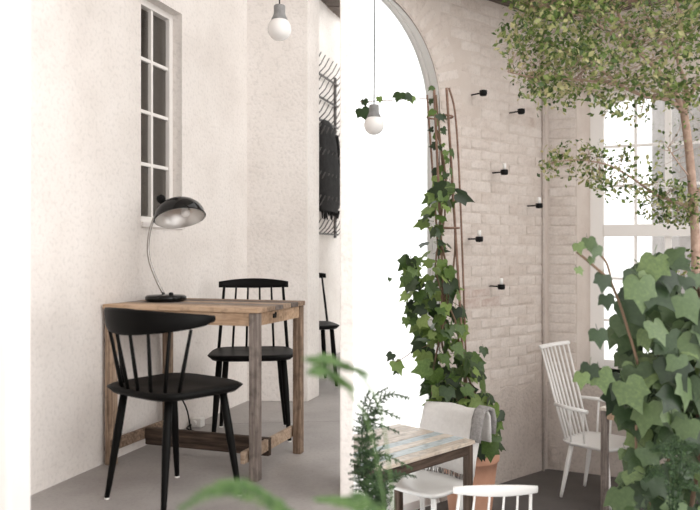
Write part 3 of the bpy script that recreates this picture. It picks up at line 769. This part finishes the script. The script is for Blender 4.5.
# ---- ivy on a bamboo obelisk in a terracotta pot, by the arch
pc = Vector((0.785,4.97,FR))
pot = thing('flower_pot', 'large terracotta pot holding the climbing ivy beside the arch', 'pot', tuple(pc))
part('body', MB().lathe([(0,0),(0.125,0),(0.135,0.02),(0.165,0.30),(0.178,0.40),(0.186,0.40),(0.190,0.41),(0.190,0.455),(0.182,0.462),(0.165,0.455),(0.16,0.42)], 36), 'terracotta', pot)
part('soil', MB().lathe([(0.163,0.425),(0.1,0.435),(0,0.44)], 24), 'soil', pot)
tre = thing('trellis', 'tall thin bamboo plant trellis with hoops beside the arch', 'trellis', tuple(pc))
def rel(v): return Vector(v)-pc
top_d = 4.97
legsT = [(P(434,88,4.90), Vector((-0.13,-0.04,0.42))), (P(446.5,88,4.98), Vector((-0.02,-0.10,0.42))), (P(449,88,5.06), Vector((0.0,0.06,0.42))), (P(427,95,5.05), Vector((-0.10,0.10,0.42)))]
for i,(tp,b) in enumerate(legsT):
    tpl = rel(tp); mid_ = b.lerp(tpl,0.55)+Vector((0.03 if i == 2 else 0, 0, 0)); hi = b.lerp(tpl,0.9)+Vector((0.035 if i == 2 else 0,0,0))
    part('cane', MB().tube(bez([b,mid_,hi,tpl],18), 0.009 if i < 2 else 0.007, 7), 'bamboo', tre)
for py, rr in ((117,0.085),(228,0.10)):
    c = rel(P(440 if py < 150 else 444,py,4.98))
    part('hoop', MB().tube([c+Vector((rr*math.cos(a),rr*math.sin(a)*0.9,0.0)) for a in [2*PI*i/20 for i in range(21)]], 0.006, 6, False), 'bamboo', tre)
ivy = thing('climbing_ivy', 'green ivy climbing the bamboo trellis out of the terracotta pot', 'ivy', tuple(pc))
def vine(pts, r=0.006, par=None): 
    return part('vine', MB().tube([rel(p) for p in bez(pts,24)], r, 6), 'vine_stem', par)
vine([P(468,470,4.97),P(462,420,4.93),P(452,380,4.9),P(440,330,4.86),P(448,280,4.9),P(440,230,4.9),P(446,180,4.9),P(437,130,4.9)], 0.007, ivy)
vine([P(470,470,4.95),P(478,410,4.9),P(462,360,4.87),P(455,320,4.85),P(435,270,4.9),P(445,215,4.93),P(441,150,4.9),P(436,95,4.9)], 0.006, ivy)
vine([P(464,470,4.9),P(440,420,4.85),P(432,380,4.82),P(446,310,4.84),P(455,250,4.95),P(452,190,5.0)], 0.006, ivy)
vine([P(436,100,4.9),P(415,98,4.85),P(395,100,4.8),P(356,102,4.75)], 0.0025, ivy)
vine([P(430,345,4.85),P(415,350,4.8),P(405,357,4.78),P(396,362,4.76)], 0.003, ivy)
prof = [(92,436,4,2,.05),(108,434,6,3,.065),(122,438,6,3,.06),(137,441,9,4,.05),(152,444,9,4,.06),(168,444,9,4,.07),(185,446,12,5,.12),(200,446,14,6,.12),(215,441,15,6,.09),(232,438,12,5,.07),
        (250,432,18,7,.08),(268,428,22,10,.10),(285,430,24,12,.11),(300,432,26,14,.10),(316,436,26,14,.10),(332,440,27,15,.10),(348,444,28,15,.11),(364,450,28,16,.11),(380,456,29,16,.12),(396,464,30,15,.13),(412,472,27,14,.12),(428,482,20,13,.12),(442,485,14,10,.11)]
for py, px, hw, cnt, sz in prof:
    for i in range(int(cnt*1.25)):
        q = random.uniform(-1,1); y = py+random.uniform(-9,9)
        d = 4.86+random.uniform(-.14,.20)-0.05*(1-q*q)
        p = P(px+q*hw, y, d)
        nr = Vector((q*0.7+0.15,-1.0,0.45))+rv3(0.85)
        put_leaf(ivy, 'ivy_leaf', p, sz*random.uniform(.65,1.15), nr, Vector((q*0.6,0,-0.8))+rv3(0.8))
for px,py,d,sz in [(362,113,4.75,.10),(364,104,4.75,.05),(379,101,4.75,.05),(400,97,4.8,.085),(406,98,4.8,.07),(411,101,4.82,.06),(396,366,4.76,.10),(392,358,4.76,.06),(398,372,4.76,.06),(412,318,4.8,.08),(406,322,4.8,.07),(484,352,4.86,.07),(390,282,4.8,.035),(497,440,4.8,.09),(488,448,4.78,.10),(480,452,4.76,.09),(492,425,4.8,.11),(499,415,4.9,.10),(494,428,4.9,.09),(405,280,4.82,.10),(413,272,4.85,.09),(418,262,4.85,.08)]:
    put_leaf(ivy, 'ivy_leaf', P(px,py-4,d), sz, Vector((0,-1,.3))+rv3(.4), Vector((0,0,-1))+rv3(.5))

# ---- near ivy on the right, in a tall planter
ic = Vector((1.22,2.86,FR))
pl2 = thing('tall_planter', 'tall grey planter carrying the large leafy ivy', 'planter', tuple(ic))
part('body', MB().prism([(-.17,-.17),(.17,-.17),(.17,.17),(-.17,.17)], 0, 0.66), 'concrete_cap', pl2, 0.01)
part('soil', MB().prism([(-.155,-.155),(.155,-.155),(.155,.155),(-.155,.155)], 0.658, 0.672), 'soil', pl2)
iv2 = thing('leafy_ivy', 'big leafy ivy with large matt leaves in front of the tall window', 'ivy', tuple(ic))
def rel2(v): return Vector(v)-ic
def vine2(pts, r): part('vine', MB().tube([rel2(p) for p in bez(pts,20)], r, 6), 'vine_stem', iv2)
vine2([P(672,515,2.86),P(668,440,2.86),P(660,360,2.86),P(664,300,2.86),P(650,268,2.85)], 0.009)
vine2([P(690,515,2.9),P(700,440,2.9),P(692,360,2.9),P(700,300,2.9),P(690,280,2.9)], 0.009)
vine2([P(655,515,2.82),P(636,450,2.8),P(640,380,2.78),P(628,330,2.76),P(612,285,2.74),P(596,268,2.72),P(577,252,2.7)], 0.005)
vine2([P(612,285,2.74),P(606,262,2.72),P(590,246,2.7)], 0.004)
def inside(px,py):
    pts = [(255,648,672),(270,630,690),(290,622,735),(320,612,740),(345,606,740),(365,612,740),(390,607,740),(420,610,740),(450,616,740),(480,608,740),(520,600,740)]
    for (ya,la,ra),(yb,lb,rb) in zip(pts,pts[1:]):
        if ya <= py <= yb:
            f = (py-ya)/(yb-ya); return la+(lb-la)*f+9 <= px <= ra+(rb-ra)*f
    return False
cnt = 0
while cnt < 250:
    px = random.uniform(600,735); py = random.uniform(258,520)
    if not inside(px,py): continue
    layer = random.random(); d = 2.66+0.42*layer
    sz = random.uniform(.065,.135)*(1.0 if layer < 0.6 else 0.95)
    if py > 440: sz *= 0.85
    nr = Vector((-0.25+(px-670)/150,-1,0.5))+rv3(0.65)
    put_leaf(iv2, 'ivy_leaf_dull', P(px,py-10,d), sz, nr, Vector((random.uniform(-.8,.7),-.25,-1)))
    cnt += 1
for px,py,d,sz in [(588,243,2.7,.055),(597,250,2.7,.06),(578,248,2.7,.045),(604,280,2.72,.07),(592,262,2.7,.03),(606,300,2.7,.06),(598,335,2.7,.07),(582,378,2.7,.06),(590,370,2.7,.07),(600,375,2.7,.09),(578,272,2.7,.035),(655,262,2.68,.11),(668,276,2.7,.09),(640,285,2.66,.12)]:
    put_leaf(iv2, 'ivy_leaf_dull', P(px,py-4,d), sz, Vector((-.1,-1,.4))+rv3(.3), Vector((-.2,0,-1))+rv3(.4))

# ---- ferns
def leaflet(m, p, direction, normal, ln, wdt):
    d = direction.normalized(); s = d.cross(normal).normalized()*wdt
    m.add([p, p+d*ln*0.45+s, p+d*ln, p+d*ln*0.45-s], [(0,1,2,3)])
def frond(name, parent, pts, ln, mat, dens=34, plume=False, droop=0.25, start=0.0):
    org = parent.location
    c = [Vector(p)-org for p in bez(pts,dens)]
    m = MB(); m.tube(c, [0.0022]*len(c), 4)
    for i in range(max(2,int(start*len(c))),len(c)):
        f = i/len(c); t = (c[min(i+1,len(c)-1)]-c[i-1]).normalized()
        up = Vector((0,-0.4,1)); s = t.cross(up).normalized(); 
        l_ = ln*math.sin(PI*min(1,0.15+0.85*f)**0.8)+0.006
        for sg in (-1,1):
            dd = (s*sg*0.9+t*0.55+Vector((0,0,-droop*random.random()))).normalized()
            if plume:
                q0 = c[i]
                for k in range(6):
                    g = k/6; pp = q0+dd*l_*g
                    m.tube([pp, pp+dd*l_/6], 0.0008, 3, False)
                    for s2 in (-1,1):
                        e2 = (dd*0.8+t*s2*0.7+rv3(0.35)).normalized()
                        leaflet(m, pp, e2, up+rv3(.5), l_*0.34*(1-0.5*g), 0.003)
            else:
                leaflet(m, c[i], dd, up+rv3(.3), l_, l_*0.24)
    return part(name, m, mat, parent)
# near fern, on a slim plant stand at the edge of the upper floor
fc = Vector((0.10,1.42,FR))
fp = thing('plant_stand', 'slim dark plant stand with the potted soft fern', 'plant stand', tuple(fc))
part('post', MB().lathe([(0,0),(0.11,0),(0.11,0.015),(0.018,0.03),(0.018,0.93),(0.06,0.95),(0.06,0.96),(0,0.96)], 20), 'black_iron', fp)
part('pot', MB().lathe([(0,0.96),(0.045,0.96),(0.055,1.06),(0.05,1.06),(0.046,1.04),(0,1.04)], 20), 'terracotta', fp)
fe = thing('soft_fern', 'bright green fern with long soft fronds reaching over the desk room floor', 'fern', (fc.x,fc.y,FR+1.04))
base = Vector((fc.x,fc.y,FR+1.04))
frond('frond', fe, [base, P(386,440,1.36), P(368,385,1.28), P(340,362,1.2), P(306,360,1.15)], 0.052, 'fern_bright', 50, start=0.6)
frond('frond', fe, [base, P(375,450,1.3), P(352,395,1.2), P(330,372,1.15), P(312,374,1.1)], 0.048, 'fern_bright', 44, start=0.55)
frond('frond', fe, [base, P(380,520,1.2), P(320,528,1.08), P(270,500,1.0), P(225,487,0.98), P(180,508,0.95)], 0.030, 'fern_bright', 44, start=0.4)
frond('frond', fe, [base, P(380,516,1.2), P(350,502,1.15), P(316,500,1.1)], 0.026, 'fern_bright', 24)
# feathery fern further back
gc = Vector((0.12,2.55,FR))
gp = thing('fern_column', 'dark column pot holding the feathery fern before the plank table', 'pot', tuple(gc))
part('body', MB().lathe([(0,0),(0.08,0),(0.085,0.02),(0.085,0.80),(0.08,0.82),(0.07,0.80),(0,0.79)], 24), 'concrete_cap', gp)
gf = thing('feathery_fern', 'dark green feathery fern in front of the striped plank table', 'fern', (gc.x,gc.y,FR+0.79))
gb = Vector((gc.x,gc.y,FR+0.79))
for pts in ([(383,480),(372,420),(383,395),(401,398)],[(381,490),(366,430),(372,410),(392,418)],[(378,490),(362,440),(364,422),(391,432)],[(384,500),(372,462),(380,455),(404,468)],[(382,500),(366,470),(366,462),(388,476)],
            [(378,500),(362,450),(359,410),(362,392)],[(376,505),(360,470),(358,440),(372,438)],[(378,505),(364,490),(362,480),(377,492)],[(374,505),(358,480),(357,455),(366,452)],[(384,505),(384,485),(392,474),(408,476)],[(380,505),(366,440),(366,402),(380,388)]):
    q = random.uniform(-.12,.10)
    frond('frond', gf, [gb]+[P(x-2+i*3,y,2.5+q*(i/3)) for i,(x,y) in enumerate(pts)], 0.034, 'fern_leaf', 22, True, 0.4)

# small feathery fern growing at the front of the tall planter
pf_o = Vector((1.14,2.70,FR+0.672))
pf = thing('planter_fern', 'small feathery green fern growing at the front of the tall planter', 'fern', tuple(pf_o))
for pts in ([(668,485),(655,470),(645,480)],[(672,470),(664,446),(652,450)],[(680,470),(684,446),(697,444)],[(682,480),(696,466),(706,474)],[(674,475),(672,450),(676,436)],[(678,490),(690,484),(702,492)]):
    frond('frond', pf, [pf_o]+[P(x,y,2.58) for x,y in pts], 0.034, 'fern_leaf', 20, True, 0.4)

# ---- indoor tree
tcx = Vector((1.66,3.52,FR))
tp_ = thing('tree_pot', 'terracotta pot of the indoor tree', 'pot', tuple(tcx))
part('body', MB().lathe([(0,0),(0.16,0),(0.21,0.34),(0.225,0.34),(0.225,0.40),(0.205,0.40),(0.20,0.36),(0,0.355)], 32), 'terracotta', tp_)
tree = thing('indoor_tree', 'slender indoor tree with a spreading crown of tiny leaves by the tall window', 'tree', tuple(tcx))
def rt(v): return Vector(v)-tcx
TD = 3.5
trunk = bez([Vector((1.66,3.52,FR+0.35)),P(702,440,TD),P(697,300,TD),P(695,230,TD),P(690,160,TD),P(684,112,TD)],30)
part('trunk', MB().tube([rt(p) for p in trunk], [0.024-0.007*i/(len(trunk)-1) for i in range(len(trunk))], 10), 'bark', tree)
BR = []
def branch(pts, r0, r1):
    c = bez(pts,22); part('branch', MB().tube([rt(p) for p in c], [r0+(r1-r0)*i/(len(c)-1) for i in range(len(c))], 7), 'bark', tree); BR.append(c)
F0 = P(684,112,TD)
branch([F0,P(672,88,3.5),P(650,62,3.48),P(630,40,3.45),P(617,10,3.45),P(605,-25,3.4)],0.015,0.005)
branch([F0,P(668,100,3.5),P(645,96,3.45),P(620,85,3.42),P(590,62,3.38),P(550,45,3.3)],0.012,0.003)
branch([F0,P(686,85,3.5),P(678,60,3.55),P(682,30,3.55),P(672,-20,3.6)],0.012,0.005)
branch([F0,P(692,92,3.5),P(708,70,3.5),P(722,30,3.5),P(740,-20,3.5)],0.012,0.005)
branch([P(650,62,3.48),P(620,40,3.4),P(580,15,3.3),P(530,5,3.2)],0.008,0.003)
branch([P(620,85,3.42),P(580,80,3.3),P(540,78,3.2),P(508,72,3.15)],0.006,0.002)
branch([P(678,60,3.55),P(655,30,3.6),P(640,0,3.6)],0.007,0.003)
branch([P(694,210,TD),P(676,202,3.47),P(655,194,3.45),P(632,178,3.42),P(608,165,3.4),P(580,160,3.38),P(553,162,3.35)],0.008,0.002)
branch([P(694,195,TD),P(708,180,3.5),P(722,160,3.5),P(740,150,3.5)],0.008,0.003)
branch([P(697,290,TD),P(685,270,3.45),P(672,262,3.4),P(660,258,3.38)],0.004,0.002)
branch([P(692,180,TD),P(680,165,3.48),P(668,148,3.46)],0.004,0.002)
lm = MB(); tw = MB()
def tleaf(p, size):
    d = (rv3(1)+Vector((0,0,-0.15))).normalized(); nn = (rv3(1)+Vector((0,-.3,0.7))).normalized()
    s = d.cross(nn)
    if s.length < 1e-3: return
    s = s.normalized()*size*0.30; up = s.cross(d).normalized()*size*0.08
    lm.add([p, p+d*size*0.55+s+up, p+d*size, p+d*size*0.55-s+up, p+d*size*0.5], [(0,1,2,4),(0,4,2,3)])
allb = [p for c in BR for p in c[4:]]
def cluster(c, n, sp, sz):
    o = min(allb, key=lambda q: (q-c).length_squared)
    midp = o.lerp(c,0.5)+rv3(0.03)
    tw.tube([rt(o),rt(midp),rt(c)], [0.0016,0.0012,0.0007], 3, False)
    for _ in range(n):
        v = rv3(1)
        if v.length > 1: v = v.normalized()
        tleaf(rt(c+v*sp), sz*random.uniform(.6,1.15))
def crown_ok(px,py):
    left = 512 if py < 30 else (506 if py < 55 else (500 if py < 85 else 512))
    bot = 60+ (px-500)*1.1 if px < 535 else (100 if px < 600 else (108 if px < 660 else 100))
    return px > left and py < bot+2
k = 0
while k < 680:
    px = random.uniform(498,770); py = random.uniform(-60,110)
    if not crown_ok(px,py): continue
    if py > 60 and random.random() < 0.35 and px > 560: continue
    if 600 < px < 690 and py < 25 and random.random() < 0.25: continue
    spread = 0.22+0.25*min(1,(px-498)/100)
    cluster(P(px,py,3.40+random.uniform(-spread,spread)-0.15*(px < 560)), 15, 0.055, 0.031); k += 1
for i in range(130):
    f = random.random(); c = BR[7]; q = c[min(len(c)-1,int(f*len(c)))]
    spn = 0.05+0.07*math.sin(PI*f)
    cluster(q+Vector((random.uniform(-.05,.05),random.uniform(-.1,.1),random.uniform(-spn,spn*0.8))), 9, 0.04, 0.029)
for i in range(42):
    cluster(P(random.uniform(655,720),random.uniform(110,235),3.5+random.uniform(-.15,.15)), 7, 0.04, 0.024)
for i in range(12):
    cluster(P(random.uniform(622,650),random.uniform(105,125),3.45+random.uniform(-.05,.05)), 4, 0.03, 0.022)
for i in range(14):
    cluster(P(random.uniform(655,695),random.uniform(252,285),3.42+random.uniform(-.08,.05)), 7, 0.035, 0.024)
o = part('foliage', lm, 'tree_leaf', tree); o['kind'] = 'stuff'
o = part('twigs', tw, 'bark', tree); o['kind'] = 'stuff'
